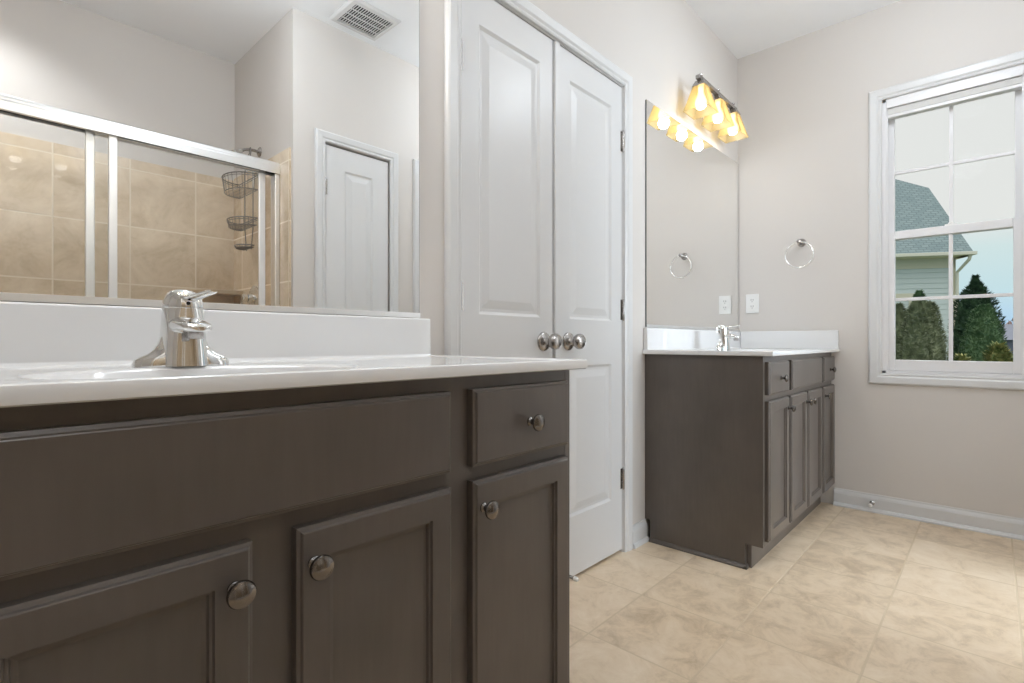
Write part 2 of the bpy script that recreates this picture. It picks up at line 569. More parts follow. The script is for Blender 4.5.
# ------------------------------------------------------------------ casings and doors
CAS = [(0, 0), (0, 0.010), (0.006, 0.013), (0.014, 0.011), (0.022, 0.016), (0.050, 0.018), (0.056, 0.014), (0.060, 0.006), (0.060, 0)]
def bm_casing(bm, P, x0, x1, z0, z1, closed=False):
    """mitred colonial casing around an opening; P(u, z, n)"""
    def ring(o, c):
        pts = [(x0 - o, z0 if not closed else z0 - o), (x0 - o, z1 + o), (x1 + o, z1 + o), (x1 + o, z0 if not closed else z0 - o)]
        return [bm.verts.new(P(a, b, c)) for a, b in pts]
    R_ = [ring(o, c) for o, c in CAS]
    m = len(R_)
    for i in range(m):
        A, B = R_[i], R_[(i + 1) % m]
        for k in range(4 if closed else 3):
            j = (k + 1) % 4
            bm.faces.new((A[k], A[j], B[j], B[k]))
    if not closed:
        bm.faces.new([r[0] for r in R_]); bm.faces.new([r[3] for r in R_][::-1])

PL = frame_map((0, W, 0), (1, 0, 0), (0, -1, 0))       # mirror wall: u = x
PR = frame_map((0, RW, 0), (1, 0, 0), (0, 1, 0))       # opposite wall: u = x
PF = frame_map((X, 0, 0), (0, 1, 0), (-1, 0, 0))       # window wall: u = y

bm = bmesh.new(); bm_casing(bm, PL, DO0 + 0.004, DO1 - 0.004, 0, DH - 0.004)
# jamb lining
bm_box(bm, DO0, DO0 + 0.008, W, W + 0.06, 0, DH); bm_box(bm, DO1 - 0.008, DO1, W, W + 0.06, 0, DH); bm_box(bm, DO0, DO1, W, W + 0.06, DH - 0.008, DH)
struct('trim_5', bm, M['trim'], 'white casing around the double closet doors', 'door casing')
for i, d in enumerate((D3, D4)):
    bm = bmesh.new(); bm_casing(bm, PR, d[0] - 0.004, d[1] + 0.004, 0, DH + 0.002)
    struct('trim_%d' % (6 + i), bm, M['trim'], ('white casing around the narrow linen door in the mirror', 'white casing at the right edge of the near mirror')[i], 'door casing')

RAISED = [(0.010, -0.007), (0.020, -0.007), (0.048, -0.0015)]
def door_leaf(name, P, w, h, panels, label, edge_mat=None):
    bm = bmesh.new()
    bm_panel_board(bm, P, w, h, 0.036, panels, RAISED, [(0, -0.002), (0.002, 0)])
    o = obj(name, bm, M['trim'])
    tag(o, label, 'door', None, 'structure')
    ORIGIN[o.name] = Vector((0, 0, 0))
    return o

def hinge(parent, P, u, z, side):
    bm = bmesh.new()
    p0, p1 = P(u, z - 0.045, 0.005), P(u, z + 0.045, 0.005)
    bm_lathe(bm, [(0.0, -0.004), (0.004, -0.003), (0.0058, 0), (0.0058, 0.029), (0.005, 0.0295), (0.005, 0.031), (0.0058, 0.0315), (0.0058, 0.0595), (0.005, 0.06), (0.005, 0.0615), (0.0058, 0.062), (0.0058, 0.09), (0.004, 0.094), (0, 0.095)], p0, (0, 0, 1), 12)
    a = P(u - 0.004, z - 0.045, 0.0008); b = P(u + side * 0.016, z + 0.045, -0.001)
    bm_box(bm, min(a.x, b.x), max(a.x, b.x), min(a.y, b.y), max(a.y, b.y), a.z, b.z)
    return obj('hinge', bm, M['nickel'], parent, smooth=True)

def door_knob(parent, P, u, z):
    bm = bmesh.new()
    n = (P(0, 0, 1) - P(0, 0, 0))
    bm_lathe(bm, [(0.0355, 0), (0.0355, 0.003), (0.033, 0.007), (0.026, 0.010), (0.015, 0.013), (0.0115, 0.019), (0.0115, 0.030), (0.0150, 0.034), (0.0235, 0.039), (0.0288, 0.047), (0.0298, 0.055), (0.0280, 0.062), (0.0225, 0.068), (0.0205, 0.0672), (0.012, 0.0705), (0, 0.0715)], P(u, z, 0), n, 32)
    return obj('door_knob', bm, M['nickel'], parent, smooth=True)

LZ = [0.012, 2.050]
def closet_panels(w, l, r):
    return [(l, w - r, 0.235, 0.822), (l, w - r, 1.005, 1.930)]
wl_ = 1.519 - 1.058
PD = frame_map((1.058, W + 0.004, 0.012), (1, 0, 0), (0, -1, 0))
d1 = door_leaf('door_1', PD, wl_, 2.040, closet_panels(wl_, 0.082, 0.074), 'left leaf of the white panelled closet doors')
PDw = frame_map((0, W + 0.004, 0), (1, 0, 0), (0, -1, 0))
for z in (1.813, 1.070, 0.325): hinge(d1, PDw, 1.056, z, 1)
door_knob(d1, PDw, 1.464, 0.930)
x2 = 1.524; wr_ = 2.010 - x2
PD2 = frame_map((x2, W + 0.004, 0.012), (1, 0, 0), (0, -1, 0))
d2 = door_leaf('door_2', PD2, wr_, 2.040, closet_panels(wr_, 0.100, 0.086), 'right leaf of the white panelled closet doors')
for z in (1.813, 1.070, 0.325): hinge(d2, PDw, 2.013, z, -1)
door_knob(d2, PDw, 1.613, 0.930)
bm = bmesh.new(); bm_box(bm, x2 - 0.001, x2 + 0.026, W - 0.006, W + 0.005, 0.014, 2.049)
obj('astragal', bm, M['trim'], d2, bevel=0.002)
# spring stop with a white tip at the foot of the left leaf
bm = bmesh.new()
sx, sz = 1.560, 0.055
pts = []
for i in range(110):
    a = i * 2 * PI / 9
    pts.append((sx + 0.0055 * math.cos(a), W - 0.006 - 0.058 * i / 109, sz + 0.0055 * math.sin(a)))
ds = thing('door_stop', 'thin spring door stop with white tip low on closet door', 'door stop', (1.560, W + 0.002, sz))
bm_lathe(bm, [(0.011, 0), (0.011, 0.004), (0.006, 0.010)], (sx, W + 0.002, sz), (0, -1, 0), 16)
bm_tube(bm, pts, 0.0014, 6)
obj('spring', bm, M['nickel'], ds, smooth=True)
bm = bmesh.new(); bm_lathe(bm, [(0.006, 0), (0.0085, 0.002), (0.0085, 0.014), (0.006, 0.018), (0, 0.0185)], (sx, W - 0.062, sz), (0, -1, 0), 16)
obj('rubber_tip', bm, M['rubber'], ds, smooth=True)

PD3 = frame_map((D3[0] + 0.002, RW - 0.004, 0.012), (1, 0, 0), (0, 1, 0))
w3 = D3[1] - D3[0] - 0.004
d3 = door_leaf('door_3', PD3, w3, 2.040, [(0.120, w3 - 0.112, 0.235, 0.822), (0.120, w3 - 0.112, 1.005, 1.915)], 'narrow white panelled linen door reflected in the near mirror')
PRw = frame_map((0, RW - 0.004, 0), (1, 0, 0), (0, 1, 0))
for z in (1.813, 1.070, 0.325): hinge(d3, PRw, D3[0] - 0.001, z, 1)
door_knob(d3, PRw, D3[1] - 0.062, 0.930)
bm = bmesh.new()
for a, b, z0_, z1_ in ((D4[0] - 0.008, D4[0], 0, DH), (D4[1], D4[1] + 0.008, 0, DH), (D4[0] - 0.008, D4[1] + 0.008, DH - 0.008, DH)):
    bm_box(bm, a, b, RW - T, RW - 0.0005, z0_, z1_)
struct('trim_8', bm, M['trim'], 'white jamb of the added open doorway to the unseen bedroom', 'door jamb')
# added unseen bedroom: pale shell with a window opening behind the fill lamp
BX0, BX1, BY = 1.40, X + T, -3.20
bm = bmesh.new()
bm_box(bm, BX0 - 0.02, BX0, BY, RW - T - 0.001, 0, CH)
bm_box(bm, BX1 - 0.02, BX1, BY, RW - T - 0.001, 0, CH)
for a, b, z0_, z1_ in ((BX0, 1.55, 0, CH), (3.35, BX1, 0, CH), (1.55, 3.35, 0, 0.65), (1.55, 3.35, 2.25, CH)):
    bm_box(bm, a, b, BY - T, BY, z0_, z1_)
struct('wall_bedroom', bm, M['wall'], 'pale walls of the unseen bedroom added beyond the doorway', 'wall')
bm = bmesh.new(); bm_box(bm, BX0 - 0.02, BX1, BY - T, SB - T, -0.10, 0); bm_box(bm, BX0, BX1, SB - T, RW - T, 0.0005, 0.012)
struct('floor_bedroom', bm, M['carpet'], 'beige carpet of the unseen bedroom added beyond the doorway', 'floor')
bm = bmesh.new(); bm_box(bm, BX0 - 0.02, BX1, BY - T, SB - T, CH, CH + 0.1)
struct('ceiling_bedroom', bm, M['ceiling'], 'white ceiling of the unseen bedroom added beyond the doorway', 'ceiling')

# ------------------------------------------------------------------ window
win = thing('window_1', 'white double-hung window with grid bars', 'window', (X, 0.152, WZ0), kind='structure')
bm = bmesh.new(); bm_casing(bm, PF, WY0, WY1, WZ0, WZ1, closed=True)
obj('window_casing', bm, M['trim'], win)
bm = bmesh.new()
for (a, b, c, d) in ((WY0, WY0 + 0.018, WZ0, WZ1), (WY1 - 0.018, WY1, WZ0, WZ1), (WY0, WY1, WZ1 - 0.018, WZ1), (WY0, WY1, WZ0, WZ0 + 0.014)):
    bm_box(bm, X + 0.001, X + T - 0.001, a, b, c, d)
# parting stops between the two sash tracks
for a, b in ((WY0 + 0.018, WY0 + 0.026), (WY1 - 0.026, WY1 - 0.018)):
    bm_box(bm, X + 0.004, X + 0.014, a, b, WZ0, WZ1)
obj('window_jamb', bm, M['sash'], win, bevel=0.0015)

def sash(x0, x1, zb, zt, rail_b, rail_t, stile, gx):
    bm = bmesh.new()
    y0, y1 = WY0 + 0.019, WY1 - 0.019
    gy0, gy1, gz0, gz1 = y0 + stile, y1 - stile, zb + rail_b, zt - rail_t
    for (a, b, c, d) in ((y0, gy0, zb, zt), (gy1, y1, zb, zt), (gy0, gy1, zb, gz0), (gy0, gy1, gz1, zt)):
        bm_box(bm, x0, x1, a, b, c, d)
    s = sub(obj('sash', bm, M['sash'], win, bevel=0.003))
    bm = bmesh.new(); bm_box(bm, gx - 0.002, gx + 0.002, gy0 - 0.004, gy1 + 0.004, gz0 - 0.004, gz1 + 0.004)
    obj('pane', bm, M['pane'], s)
    ym, zm = (gy0 + gy1) / 2, (gz0 + gz1) / 2
    bm = bmesh.new()
    bm_box(bm, gx - 0.007, gx + 0.007, ym - 0.0085, ym + 0.0085, gz0, gz1)
    bm_box(bm, gx - 0.0068, gx + 0.0068, gy0, gy1, zm - 0.0085, zm + 0.0085)
    obj('grid_bars', bm, M['sash'], s, bevel=0.002)
    return s
sash(X + 0.018, X + 0.048, WZ0 + 0.015, 1.521, 0.058, 0.043, 0.036, X + 0.036)
sash(X + 0.056, X + 0.086, 1.480, WZ1 - 0.019, 0.043, 0.050, 0.030, X + 0.072)
bm = bmesh.new()
bm_box(bm, X + 0.020, X + 0.046, 0.128, 0.176, 1.5205, 1.528)
bm_lathe(bm, [(0.012, 0), (0.012, 0.006), (0.008, 0.010), (0, 0.011)], (X + 0.033, 0.152, 1.528), (0, 0, 1), 16)
obj('sash_lock', bm, M['plastic'], win, bevel=0.001)

shd = thing('window_shade', 'white shade rolled up under the top of the window', 'window shade', (X + 0.01, 0.152, WZ1 - 0.02))
y0, y1 = WY0 + 0.020, WY1 - 0.020
bm = bmesh.new(); bm_box(bm, X - 0.006, X + 0.050, y0, y1, WZ1 - 0.052, WZ1 - 0.0185)
obj('head_rail', bm, M['sash'], shd, bevel=0.003)
bm = bmesh.new()
for k in range(5):
    z = WZ1 - 0.056 - 0.006 * k
    bm_box(bm, X + 0.004, X + 0.046, y0 + 0.003, y1 - 0.003, z - 0.0052, z)
obj('fabric_stack', bm, M['fabric'], shd)
bm = bmesh.new(); bm_box(bm, X + 0.002, X + 0.048, y0 + 0.002, y1 - 0.002, WZ1 - 0.104, WZ1 - 0.087)
obj('bottom_rail', bm, M['sash'], shd, bevel=0.003)

# ------------------------------------------------------------------ vanities
def knob(parent, x, y, z):
    bm = bmesh.new()
    bm_lathe(bm, [(0.0085, 0), (0.0085, 0.002), (0.0055, 0.005), (0.005, 0.012), (0.0065, 0.015), (0.0125, 0.017), (0.0160, 0.020), (0.0162, 0.0225), (0.0150, 0.0245), (0.0135, 0.0250), (0.0120, 0.0262), (0.006, 0.0285), (0, 0.029)], (x, y, z), (0, -1, 0), 28)
    return obj('knob', bm, M['pewter'], parent, smooth=True)

YF, YD = 0.672, 0.652     # face frame, door faces
SHAKER = [(0.0015, -0.0045), (0.0045, -0.0050), (0.0060, -0.0100), (0.0110, -0.0110)]
EDGE = [(0, -0.0055), (0.0045, -0.0035), (0.0060, -0.0008), (0.0075, 0)]
def vanity(x0, x1, doors, drawers, ff, label, moulded_side):
    t = thing('vanity_cabinet', label, 'vanity cabinet', ((x0 + x1) / 2, (YF + W) / 2, 0), 'dark stained vanities')
    bm = bmesh.new()
    yb = W - 0.027
    side = [(YF, 0.10), (YF + 0.070, 0.10), (YF + 0.070, 0.0), (yb, 0.0), (yb, 0.099), (W - 0.001, 0.099), (W - 0.001, 0.8708), (YF, 0.8708)]
    for a, b in ((x0, x0 + 0.018), (x1 - 0.018, x1)):
        bm_prism(bm, side, 'x', a, b)
    bm_box(bm, x0 + 0.018, x1 - 0.018, YF, YF + 0.020, 0.10, 0.8708)
    bm_box(bm, x0 + 0.018, x1 - 0.018, YF + 0.050, YF + 0.070, 0.0, 0.0995)
    bm_box(bm, x0 + 0.018, x1 - 0.018, YF + 0.020, yb, 0.10, 0.118)
    bm_box(bm, x0 + 0.018, x1 - 0.018, W - 0.012, W - 0.002, 0.118, 0.8708)
    obj('body', bm, M['wood'], t, bevel=0.0012)
    if moulded_side:
        bm = bmesh.new()
        bm_prism(bm, [(x0, 0), (x0 - 0.011, 0), (x0 - 0.011, 0.006), (x0 - 0.004, 0.016), (x0, 0.017)], 'y', YF + 0.060, yb)
        bm_prism(bm, [(YF + 0.060, 0), (YF + 0.060, 0.008), (YF + 0.066, 0.016), (YF + 0.0705, 0.017), (YF + 0.0705, 0)], 'x', x0 - 0.011, x1)
        obj('shoe_moulding', bm, M['wood'], t)
    zb, zt = 0.122, 0.688
    for i, (a, b) in enumerate(doors):
        bm = bmesh.new()
        P = frame_map((a, YD, zb), (1, 0, 0), (0, -1, 0))
        st = 0.043
        bm_panel_board(bm, P, b - a, zt - zb, YF - YD - 0.0005, [(st, b - a - st, st, zt - zb - st)], SHAKER, EDGE)
        d = sub(obj('cabinet_door', bm, M['wood'], t))
        kx = b - 0.022 if i < 2 else a + 0.021
        knob(d, kx, YD, 0.640)
    def slab(name, a, b):
        bm = bmesh.new()
        P = frame_map((a, YD, 0.713), (1, 0, 0), (0, -1, 0))
        w, h = b - a, 0.847 - 0.713
        def rect(i, c):
            return [bm.verts.new(P(u, v, c)) for u, v in ((i, i), (w - i, i), (w - i, h - i), (i, h - i))]
        R_ = [rect(0, -(YF - YD - 0.0005))] + [rect(i, c) for i, c in EDGE]
        bm.faces.new(R_[0][::-1]); bm.faces.new(R_[-1])
        for A, B in zip(R_, R_[1:]):
            for k in range(4):
                j = (k + 1) % 4
                bm.faces.new((A[k], A[j], B[j], B[k]))
        return sub(obj(name, bm, M['wood'], t))
    for a, b in drawers:
        d = slab('drawer', a, b)
        knob(d, (a + b) / 2 + (0.008 if a > 0.5 else 0), YD, 0.776)
    slab('false_drawer_front', *ff)
    return t
vanity(-0.367, 0.910, [(-0.334, -0.067), (-0.013, 0.247), (0.301, 0.562), (0.610, 0.884)], [(-0.334, -0.067), (0.610, 0.884)], (-0.013, 0.561),
       'dark brown vanity in the foreground under the near mirror', False)
vanity(2.207, 3.412, [(2.228, 2.505), (2.537, 2.808), (2.836, 3.110), (3.145, 3.400)], [(2.228, 2.505), (3.145, 3.400)], (2.552, 3.110),
       'dark brown vanity in the far corner beside the window wall', True)

def vanity_top(x0, x1, yf, cx, label, side=None):
    zt, zb = 0.8922, 0.8712
    yw = W - 0.001
    t = thing('countertop', label, 'vanity top', ((x0 + x1) / 2, (yf + W) / 2, zb), 'white vanity tops')
    bm = bmesh.new()
    cy, rx, ry = 0.855, 0.215, 0.145
    ib = 0.009
    angs = [2 * PI * i / 72 for i in range(72)]
    X0, X1, Y0, Y1 = x0 + ib, x1 - (0 if side else ib), yf + ib, yw
    for px, py in ((X0, Y0), (X1, Y0), (X1, Y1), (X0, Y1)):
        angs.append(math.atan2(py - cy, px - cx) % (2 * PI))
    angs = sorted(set(round(a, 6) for a in angs))
    def onrect(a, A0, A1, B0, B1):
        c, s = math.cos(a), math.sin(a)
        k = 1e9
        if c > 1e-9: k = min(k, (A1 - cx) / c)
        if c < -1e-9: k = min(k, (A0 - cx) / c)
        if s > 1e-9: k = min(k, (B1 - cy) / s)
        if s < -1e-9: k = min(k, (B0 - cy) / s)
        return cx + c * k, cy + s * k
    def edge(a, f, z):
        # push the inner rectangle out towards the real rim by f
        px, py = onrect(a, X0, X1, Y0, Y1)
        qx = px + (x0 - X0) * f * (abs(px - X0) < 1e-5) + (x1 - X1) * f * (abs(px - X1) < 1e-5)
        qy = py + (yf - Y0) * f * (abs(py - Y0) < 1e-5)
        return (qx, qy, z)
    def oval(a, k, z):
        return (cx + rx * k * math.cos(a), cy + ry * k * math.sin(a), z)
    rings = [[edge(a, 0.6, zb) for a in angs], [edge(a, 0.92, zb + 0.002) for a in angs], [edge(a, 1.0, zb + 0.007) for a in angs], [edge(a, 1.0, zt - 0.006) for a in angs],
             [edge(a, 0.85, zt - 0.0018) for a in angs], [edge(a, 0.5, zt) for a in angs], [edge(a, 0.0, zt - 0.0004) for a in angs], [edge(a, -0.8, zt - 0.0030) for a in angs], [edge(a, -1.6, zt - 0.0045) for a in angs],
             [oval(a, 1.10, zt - 0.0045) for a in angs], [oval(a, 1.03, zt - 0.0050) for a in angs],
             [oval(a, 0.98, zt - 0.009) for a in angs]]
    for k, d in ((0.95, 0.02), (0.90, 0.05), (0.80, 0.085), (0.62, 0.115), (0.40, 0.130), (0.16, 0.136)):
        rings.append([oval(a, k, zt - d) for a in angs])
    bm_loft(bm, rings, True, True)
    obj('top', bm, M['marble'], t, smooth=True)
    bm = bmesh.new()
    bsx1 = x1 - (0.001 if side else 0.006)
    bm_prism(bm, [(yw, zt - 0.0055), (yw, 0.995), (yw - 0.017, 0.995), (yw - 0.020, 0.992), (yw - 0.022, zt + 0.002), (yw - 0.026, zt - 0.003), (yw - 0.030, zt - 0.0055)], 'x', x0 + 0.006, bsx1)
    obj('backsplash', bm, M['marble'], t, bevel=0.0025)
    if side:
        bm = bmesh.new()
        bm_box(bm, x1 - 0.020, x1 - 0.001, yf + 0.006, yw - 0.023, zt - 0.0050, 0.993)
        obj('side_splash', bm, M['marble'], t, bevel=0.003)
    bm = bmesh.new()
    bm_lathe(bm, [(0.030, 0), (0.030, 0.002), (0.026, 0.004), (0.018, 0.004), (0.017, 0.009), (0.0, 0.011)], (cx, cy, zt - 0.1365), (0, 0, 1), 24)
    obj('drain', bm, M['chrome'], t, smooth=True)
    return t
vanity_top(-0.400, 0.931, 0.640, 0.2715, 'white moulded vanity top and backsplash on the foreground vanity')
vanity_top(2.186, 3.4185, 0.630, 2.760, 'white moulded vanity top and splashes on the far corner vanity', True)

def faucet(cx, label):
    z0, yc = 0.8880, 1.030
    t = thing('faucet', label, 'faucet', (cx, yc, z0), 'chrome bathroom faucets')
    bm = bmesh.new()
    def sring(rx, ry, z, yo=0.0, e=2.4, n=40):
        out = []
        for i in range(n):
            a = 2 * PI * i / n
            c, s = math.cos(a), math.sin(a)
            out.append((cx + rx * math.copysign(abs(c) ** (2 / e), c), yc + yo + ry * math.copysign(abs(s) ** (2 / e), s), z0 + z))
        return out
    bm_loft(bm, [sring(0.078, 0.025, 0), sring(0.078, 0.025, 0.005), sring(0.0750, 0.0245, 0.0115), sring(0.067, 0.024, 0.0165), sring(0.056, 0.0235, 0.0215),
                 sring(0.047, 0.0225, 0.0285), sring(0.0405, 0.021, 0.038), sring(0.035, 0.018, 0.052), sring(0.031, 0.015, 0.062)])
    bm_loft(bm, [sring(0.0370, 0.0365, 0, 0, 3.2), sring(0.0362, 0.0360, 0.012, 0, 3.2), sring(0.0352, 0.0350, 0.035, 0, 3.0), sring(0.0342, 0.0338, 0.062, 0, 2.8), sring(0.0332, 0.0325, 0.085, 0, 2.5), sring(0.0325, 0.0315, 0.1005, 0, 2.2)])
    obj('body', bm, M['chrome'], t, smooth=True)
    # spout: flattened tube reaching out over the bowl
    bm = bmesh.new()
    rings = []
    for yo, z, rx, rz in ((0.0, 0.069, 0.0290, 0.018), (-0.020, 0.070, 0.0290, 0.0165), (-0.036, 0.0705, 0.0280, 0.0140), (-0.054, 0.0695, 0.0270, 0.0115), (-0.072, 0.0675, 0.0255, 0.0095), (-0.085, 0.0655, 0.0225, 0.0080), (-0.092, 0.0645, 0.0170, 0.0060), (-0.0945, 0.064, 0.010, 0.0035)):
        ring = []
        for i in range(28):
            a = 2 * PI * i / 28
            c, s = math.cos(a), math.sin(a)
            ring.append((cx + rx * math.copysign(abs(c) ** 0.8, c), yc + yo, z0 + z + rz * math.copysign(abs(s) ** 0.8, s)))
        rings.append(ring)
    bm_loft(bm, rings)
    sp = sub(obj('spout', bm, M['chrome'], t, smooth=True))
    bm = bmesh.new(); bm_lathe(bm, [(0.0125, 0), (0.0125, -0.010), (0.0110, -0.012), (0.0095, -0.012), (0.0090, -0.008), (0, -0.008)], (cx, yc - 0.073, z0 + 0.0590), (0, 0, 1), 24)
    obj('aerator', bm, M['nickel'], sp, smooth=True)
    # domed cap with a lever that points forward and up
    bm = bmesh.new()
    bm_loft(bm, [sring(0.0315, 0.0305, 0.1015, 0, 2.2), sring(0.0320, 0.0310, 0.105, 0, 2.2), sring(0.0310, 0.0300, 0.115, 0.001, 2.1), sring(0.0275, 0.0265, 0.1235, 0.002, 2.0), sring(0.0210, 0.0200, 0.1300, 0.003, 2.0), sring(0.0115, 0.011, 0.1335, 0.004, 2.0), sring(0.002, 0.002, 0.1345, 0.004, 2.0)])
    rings = []
    for xo, yo, z, rx, rz in ((0, 0.006, 0.120, 0.016, 0.006), (0.002, -0.016, 0.1185, 0.0165, 0.0060), (0.006, -0.036, 0.1180, 0.0140, 0.0050), (0.011, -0.054, 0.1205, 0.0115, 0.0042), (0.017, -0.070, 0.1240, 0.0105, 0.0040), (0.022, -0.082, 0.1268, 0.0095, 0.0036), (0.0245, -0.088, 0.1282, 0.0060, 0.0022)):
        rings.append([(cx + xo + rx * math.cos(2 * PI * i / 20), yc + yo, z0 + z + rz * math.sin(2 * PI * i / 20)) for i in range(20)])
    bm_loft(bm, rings)
    obj('lever_handle', bm, M['chrome'], t, smooth=True)
    bm = bmesh.new(); bm_lathe(bm, [(0.0032, 0), (0.0032, 0.001), (0.002, 0.0016), (0, 0.0017)], (cx, yc - 0.0305, z0 + 0.1085), (0, -1, 0), 12)
    obj('index_dot', bm, M['dark'], t)
    t.scale = (0.94, 0.95, 0.985)
    return t
faucet(0.272, 'chrome single lever faucet on the foreground vanity top')
faucet(2.725, 'chrome single lever faucet on the far corner vanity top')

# ------------------------------------------------------------------ mirrors
def mirror(x0, x1, z0, z1, label):
    t = thing('wall_mirror', label, 'mirror', ((x0 + x1) / 2, W, z0), 'frameless wall mirrors')
    bm = bmesh.new()
    y = W - 0.0065
    bm.faces.new([bm.verts.new(p) for p in ((x0 + 0.001, y, z0 + 0.001), (x1 - 0.001, y, z0 + 0.001), (x1 - 0.001, y, z1 - 0.001), (x0 + 0.001, y, z1 - 0.001))])
    obj('silvered_face', bm, M['mirror'], t)
    bm = bmesh.new(); bm_box(bm, x0, x1, y + 0.0003, W - 0.0005, z0, z1)
    obj('glass_edge', bm, M['edge'], t)
    bm = bmesh.new()
    bm_prism(bm, [(W - 0.0005, z0 - 0.002), (W - 0.0105, z0 - 0.002), (W - 0.0105, z0 + 0.011), (W - 0.0085, z0 + 0.0115), (W - 0.0082, z0 - 0.0003), (W - 0.0005, z0 - 0.0003)], 'x', x0, x1)
    obj('bottom_channel', bm, M['aluminium'], t)
    return t
mirror(-0.400, 0.898, 0.999, 2.066, 'wide frameless mirror over the foreground vanity')
mirror(2.212, 3.412, 0.999, 2.066, 'frameless mirror over the far corner vanity')

# ------------------------------------------------------------------ vanity lights
def vanity_light(cx, watts, label):
    y = 1.087
    t = thing('vanity_light', label, 'vanity light', (cx, W, 2.26), 'three-shade vanity lights')
    bm = bmesh.new()
    # oblong wall plate with an arm to the bar
    bm_box(bm, cx - 0.075, cx + 0.075, W - 0.020, W - 0.0005, 2.205, 2.325)
    bm_tube(bm, [(cx, W - 0.018, 2.265), (cx, y + 0.010, 2.265)], 0.011, 14)
    obj('wall_plate', bm, M['nickel'], t, bevel=0.004)
    bm = bmesh.new()
    bm_box(bm, cx - 0.262, cx + 0.262, y - 0.012, y + 0.012, 2.256, 2.276)
    obj('bar', bm, M['nickel'], t, bevel=0.003)
    for k in (-1, 0, 1):
        x = cx + k * 0.222
        bm = bmesh.new()
        bm_lathe(bm, [(0.006, 0), (0.006, 0.004), (0.010, 0.007), (0.011, 0.013), (0.008, 0.018), (0, 0.020)], (x, y, 2.276), (0, 0, 1), 16)
        obj('finial', bm, M['nickel'], t, smooth=True)
        bm = bmesh.new()
        def sq(h, z): return [(x - h, y - h, z), (x + h, y - h, z), (x + h, y + h, z), (x - h, y + h, z)]
        bm_loft(bm, [sq(0.021, 2.256), sq(0.031, 2.234), sq(0.033, 2.226)])
        obj('shade_holder', bm, M['nickel'], t, bevel=0.002)
        bm = bmesh.new()
        bm_loft(bm, [sq(0.030, 2.228), sq(0.066, 2.098), sq(0.062, 2.098), sq(0.027, 2.227)], False, False)
        sh = obj('shade', bm, M['shade'], t, bevel=0.0015)
        bm = bmesh.new()
        bm_lathe(bm, [(0.013, 0), (0.013, -0.03), (0.016, -0.04), (0.026, -0.062), (0.0295, -0.078), (0.027, -0.094), (0.018, -0.106), (0, -0.110)], (x, y, 2.224), (0, 0, 1), 20)
        obj('bulb', bm, M['bulb'], t, smooth=True)
        ld = bpy.data.lights.new('bulb_light', 'POINT')
        ld.energy = watts; ld.color = (0.99, 0.985, 0.975); ld.shadow_soft_size = 0.030
        lo = bpy.data.objects.new('bulb_light', ld); C.objects.link(lo)
        lo.parent = t; lo.location = Vector((x, y, 2.100)) - ORIGIN[t.name]
    return t
vanity_light(2.812, FAR_BULB_WATTS, 'lit three-shade vanity light above the far mirror')
vanity_light(0.272, NEAR_BULB_WATTS, 'lit three-shade vanity light above the near mirror, out of frame')

# two unseen flush ceiling lights added as fill along the middle of the room
def fill_ceiling_light(lx, ly, watts, label):
    cl = thing('fill_ceiling_light', label, 'ceiling light', (lx, ly, CH), 'added flush ceiling lights')
    bm = bmesh.new(); bm_lathe(bm, [(0.17, 0), (0.17, -0.018), (0.160, -0.026), (0.150, -0.026)], (lx, ly, CH), (0, 0, 1), 40)
    obj('rim', bm, M['nickel'], cl, smooth=True)
    bm = bmesh.new(); bm_lathe(bm, [(0.158, -0.020), (0.150, -0.045), (0.12, -0.070), (0.07, -0.085), (0, -0.090)], (lx, ly, CH), (0, 0, 1), 40)
    obj('diffuser', bm, M['dome'], cl, smooth=True)
    ld = bpy.data.lights.new('ceiling_fill_lamp', 'POINT'); ld.shadow_soft_size = 0.12
    ld.energy = watts; ld.color = (0.84, 0.92, 1.0)
    lo = bpy.data.objects.new('ceiling_fill_lamp', ld); C.objects.link(lo); lo.parent = cl; lo.location = (0, 0, -0.24)
fill_ceiling_light(2.50, 0.12, CEIL_FILL_WATTS, 'round flush ceiling light added as unseen fill between the closet and the window wall')
fill_ceiling_light(0.78, 0.15, NEAR_CEIL_FILL_WATTS, 'round flush ceiling light added as unseen fill between the foreground vanity and the shower')
# recessed downlight over the shower
dl = thing('downlight', 'white recessed downlight in the shower ceiling, out of frame', 'downlight', (0.05, -0.85, CH))
bm = bmesh.new(); bm_lathe(bm, [(0.085, -0.0005), (0.085, -0.004), (0.078, -0.007), (0.062, -0.005), (0.060, -0.0005)], (0.05, -0.85, CH), (0, 0, 1), 32)
obj('trim_ring', bm, M['plastic'], dl, smooth=True)
bm = bmesh.new(); bm_lathe(bm, [(0.059, -0.001), (0.059, -0.003), (0, -0.003)], (0.05, -0.85, CH), (0, 0, 1), 32)
obj('lens', bm, M['dome'], dl)
ld = bpy.data.lights.new('downlight_lamp', 'SPOT'); ld.shadow_soft_size = 0.055; ld.spot_size = math.radians(136); ld.spot_blend = 0.8
ld.energy = SHOWER_WATTS; ld.color = (0.94, 0.97, 1.0)
lo = bpy.data.objects.new('downlight_lamp', ld); C.objects.link(lo); lo.parent = dl; lo.location = (0, 0, -0.064)

